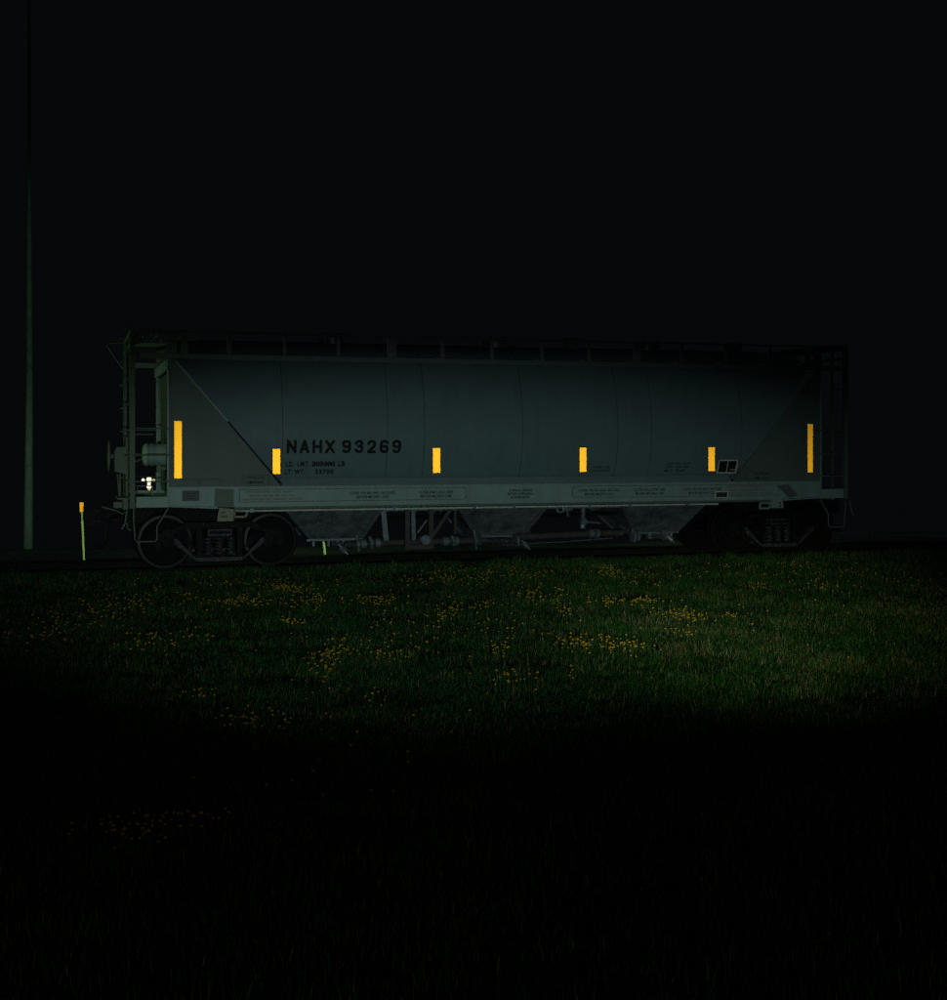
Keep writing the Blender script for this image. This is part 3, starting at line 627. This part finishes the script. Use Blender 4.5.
# ------------------------------------------------------------------ vegetation
def grass_mat():
    m = bpy.data.materials.new('grass_blades'); m.use_nodes = True; n = m.node_tree; N = n.nodes; L = n.links; p = N['Principled BSDF']
    a = N.new('ShaderNodeAttribute'); a.attribute_name = 'tint'
    r = N.new('ShaderNodeValToRGB'); e = r.color_ramp.elements; e[0].position = 0; e[0].color = (.006,.016,.006,1); e[1].position = 1; e[1].color = (.42,.33,.20,1)
    for p_, c_ in ((.22,(.014,.060,.010)),(.40,(.020,.110,.014)),(.52,(.028,.18,.035)),(.64,(.075,.17,.025)),(.78,(.20,.15,.075))):
        q = e.new(p_); q.color = (*[c*1.15 for c in c_], 1)
    L.new(a.outputs['Fac'], r.inputs['Fac']); L.new(r.outputs[0], p.inputs['Base Color'])
    p.inputs['Roughness'].default_value = .6; p.inputs['Specular IOR Level'].default_value = .25
    tr = N.new('ShaderNodeBsdfTranslucent'); L.new(r.outputs[0], tr.inputs['Color'])
    mx = N.new('ShaderNodeMixShader'); mx.inputs[0].default_value = .15; L.new(p.outputs[0], mx.inputs[1]); L.new(tr.outputs[0], mx.inputs[2]); L.new(mx.outputs[0], N['Material Output'].inputs[0])
    return m
GM = grass_mat()
def dry(x, y):      # straw patches, strongest on the right hand of the field
    d = vnoise(x, y, .9)*.5 + vnoise(x+40, y, 2.6)*.5
    return np.clip((d-.40)*2.2, 0, 1) * (.35 + .65*smooth01((x+3.0)/3)*smooth01((-4-y)/2))
TB = rng.uniform(0, 1, (256, 256))
def vnoise(x, y, f):        # smooth value noise
    x = np.asarray(x)*f+500; y = np.asarray(y)*f+500; i = np.floor(x).astype(int); j = np.floor(y).astype(int); u = smooth01(x-i); v = smooth01(y-j)
    g = lambda a, b: TB[a % 256, b % 256]
    return (g(i,j)*(1-u)+g(i+1,j)*u)*(1-v)+(g(i,j+1)*(1-u)+g(i+1,j+1)*u)*v
def grass(name, x, y, h0, h1, wd, tint, lab):
    n = len(x); z = np.maximum(ground_z(x, y), np.where(np.abs(y) < 2.3, np.interp(y, [p[0] for p in BP], [p[1] for p in BP]), -9)) - .01
    h = rng.uniform(h0, h1, n) * np.where((y > -1.6) & (y < -.8), 1.2, 1) * (.45 + 1.1*vnoise(x, y, 4.3)) * (.8 + .4*vnoise(x, y, 1.1)) ; a = rng.uniform(0, 2*np.pi, n); la = rng.uniform(0, 2*np.pi, n); l = rng.uniform(.05, .5, n)*h
    ww = wd*rng.uniform(.6, 1.3, n)
    ux, uy = np.cos(a)*ww/2, np.sin(a)*ww/2; lx, ly = np.cos(la)*l, np.sin(la)*l
    V = np.zeros((n, 5, 3))
    V[:,0] = np.stack([x-ux, y-uy, z], 1); V[:,1] = np.stack([x+ux, y+uy, z], 1)
    V[:,2] = np.stack([x+ux*.8+lx*.35, y+uy*.8+ly*.35, z+h*.6], 1); V[:,3] = np.stack([x-ux*.8+lx*.35, y-uy*.8+ly*.35, z+h*.6], 1)
    V[:,4] = np.stack([x+lx, y+ly, z+h*.95], 1)
    base = np.arange(n)*5
    loops = np.stack([base, base+1, base+2, base+3, base+3, base+2, base+4], 1).ravel()
    ls = np.stack([np.arange(n)*7, np.arange(n)*7+4], 1).ravel(); lt = np.tile([4, 3], n)
    me = bpy.data.meshes.new(name); me.vertices.add(n*5); me.vertices.foreach_set('co', V.ravel())
    me.loops.add(n*7); me.loops.foreach_set('vertex_index', loops.astype(np.int32)); me.polygons.add(n*2)
    me.polygons.foreach_set('loop_start', ls.astype(np.int32)); me.polygons.foreach_set('loop_total', lt.astype(np.int32))
    at = me.attributes.new('tint', 'FLOAT', 'POINT'); at.data.foreach_set('value', np.repeat(tint, 5).astype(np.float32))
    me.materials.append(GM); me.update(calc_edges=True); o = bpy.data.objects.new(name, me); C.objects.link(o)
    return tag(o, lab, 'grass', kind='stuff')
def scatter(n, x0, x1, y0, y1, keep):
    x = rng.uniform(x0, x1, n*6); y = rng.uniform(y0, y1, n*6); k = rng.uniform(0, 1, n*6) < keep(x, y); return x[k][:n], y[k][:n]
def keep_field(x, y):
    d = np.hypot(x+7.77, y+23.7); lat = ((x+7.77)*math.cos(TH) - (y+23.7)*math.sin(TH)) / np.maximum(1, (x+7.77)*math.sin(TH)+(y+23.7)*math.cos(TH))
    clump = np.clip(.15 + 1.5*(vnoise(x, y, 1.7)*.4+vnoise(x, y, 5.1)*.6)**1.3, .1, 1)
    return np.where(np.abs(lat) < .42, 1, .05) * np.clip(15/np.maximum(d, 5), .5, 1.4)/1.4 * clump * np.where(np.abs(y) < .85, .15, 1) * np.where((y > -3) & (y < -.85), 1.5, 1) * np.where(y > 1.3, .25, 1) * np.clip((y+19)/5, .25, 1)
x, y = scatter(620000, -15, 16, -21, 8, keep_field)
t = np.where(rng.uniform(0, 1, len(x)) < .07+.52*dry(x, y), rng.uniform(.55, 1, len(x)), rng.uniform(0, .62, len(x))*(.55+.6*vnoise(x, y, 1.9)))
grass('grass', x, y, .03, .115, .0048, t, 'dark green night-lit grass with straw blades covering the field before the track')

# dandelion patches: (x, y, half-width, half-depth, how many)
PT = [(-4.55,-2.95,.4,.43,50),(-5.42,-4.58,.54,.48,60),(-4.44,-4.63,.21,.74,35),(-5.1,-6.88,.14,.19,14),(-3.51,-4.78,.37,.49,45),(-1.91,-2.49,.57,.96,60),(-2.82,-6.43,.28,1.07,30),(-5.17,-9.73,.21,1.06,50),(-4.43,-9.61,.44,.34,22),(-6.6,-7.7,.71,1.0,40),(-7.86,-5.95,.51,2.01,60),(-6.98,-4.11,.87,1.73,60),(-6.75,-11.52,.18,.2,12),(-6.39,-12.66,.34,.36,30),(-5.13,-11.91,.07,.19,5),(-7.36,-15.63,.24,.32,38),(-6.94,-15.54,.06,.07,4),(-7.78,-15.54,.03,.08,3),(-1.06,-2.58,.3,.97,22),(-1.04,-5.01,.32,.91,45),(-.42,-2.25,.43,.85,25),(1.21,-2.21,.25,.9,35),(-2.23,-6.04,.16,.34,12),(-.35,-6.0,.2,.48,24),(.19,-6.04,.29,.49,34),(3.84,-1.9,.26,.41,12),(5.19,-1.9,.35,.44,18),(2.77,-4.71,.15,.31,9),(3.6,-5.12,.31,.91,18),(0,-7.72,.35,.52,48),(.65,-7.92,.1,.31,8),(-1.43,-7.07,.13,.31,9),(-2.28,-9.66,.29,.6,34),(-1.8,-9.81,.29,.68,40),(-.67,-9.07,.17,.26,11),(-3.22,-9.75,.12,.57,15),(-3.63,-11.57,.18,.33,16),(-3.05,-11.46,.04,.23,4),(1.15,-3.75,.5,.47,12),(-4.96,-12.21,1.07,1.16,14),(-6.28,-14.74,.81,.82,10),(.81,-10.2,.93,3.39,12),(1.4,-2.4,4.92,.5,60),(5.36,-3.65,1.22,1.82,35),(-4.03,-7.87,.98,1.76,40),(-4.81,-2.2,1.57,.5,40),(-2.6,-7.84,.76,1.39,30)]
pts = []
for cx_, cy_, rx, ry, n in PT:
    for _ in range(int(n*1.35)):
        a_ = random.gauss(0, .6); b_ = random.gauss(0, .6)
        px = cx_+a_*rx*math.cos(TH)+b_*ry*math.sin(TH); py = cy_-a_*rx*math.sin(TH)+b_*ry*math.cos(TH); pts.append((px, py))
pts.sort(key=lambda p: math.hypot(p[0]+7.77, p[1]+23.7))
def flower_mesh(b, x, y, z, h, r, tilt):
    tx, ty = tilt
    b.m = 0; b.tube([(x,y,z),(x+tx*.5,y+ty*.5,z+h*.6),(x+tx,y+ty,z+h)], .003, 3, False)
    b.m = 1; n = 7; c0 = len(b.v); vs_ = [(x+tx, y+ty-r*.15, z+h+r*.8)]
    for i in range(n): a = 2*math.pi*i/n; rr = r*(1 if i%2 else .86); vs_.append((x+tx+math.cos(a)*rr, y+ty+math.sin(a)*rr-r*.1, z+h+r*(.15+.25*math.sin(a))))
    vs_.append((x+tx, y+ty, z+h-r*.35))
    b.add(vs_, [(0,1+i,1+(i+1)%n) for i in range(n)] + [(n+1,1+(i+1)%n,1+i) for i in range(n)])
protos = []
for k in range(6):
    b = MB(); flower_mesh(b, 0, 0, 0, random.uniform(.09,.17), random.uniform(.011,.018), (random.uniform(-.03,.03), random.uniform(-.03,.03)))
    me = b.build('dandelion', [M['stem'], M['flower']]); protos.append(me.data); bpy.data.objects.remove(me)
for i, (px, py) in enumerate(pts[:300]):
    o = bpy.data.objects.new('dandelion', protos[i % 6]); C.objects.link(o); o.location = (px, py, float(ground_z(px, py))-.01)
    s_ = random.uniform(.85, 1.15); o.rotation_euler = (random.uniform(-.15,.15), random.uniform(-.15,.15), random.uniform(0, 6.28)); o.scale = (s_,)*3
    tag(o, 'yellow dandelion blooming on a thin stem in the nearer dark grass', 'flower', 'dandelions in the nearer grass')
b = MB()
for px, py in pts[300:]: flower_mesh(b, px, py, float(ground_z(px, py))-.01, random.uniform(.09,.16), random.uniform(.010,.019), (random.uniform(-.03,.03), random.uniform(-.03,.03)))
tag(b.build('dandelion_drift', [M['stem'], M['flower']]), 'drifts of small yellow dandelions spread along the grass before the rail car', 'flowers', kind='stuff')
# broadleaf weed
wd_ = empty('broadleaf_weed', (-1.55, -10.3, float(ground_z(-1.55, -10.3)))); tag(wd_, 'bright broadleaf weed rising among the lit grass right of centre', 'weed')
for k in range(11):
    a = 2*math.pi*k/11+random.uniform(-.3,.3); l = random.uniform(.06,.15); up = random.uniform(.05,.15); b = MB(); w2 = .014
    dx, dy = math.cos(a), math.sin(a)
    b.add([(0,0,.02),(dx*l*.5-dy*w2,dy*l*.5+dx*w2,up*.7),(dx*l*.5+dy*w2,dy*l*.5-dx*w2,up*.7),(dx*l,dy*l,up),(dx*l*.5,dy*l*.5,up*.66)], [(0,4,1),(0,2,4),(4,2,3),(1,4,3)])
    b.build('leaf', M['weed'], wd_)
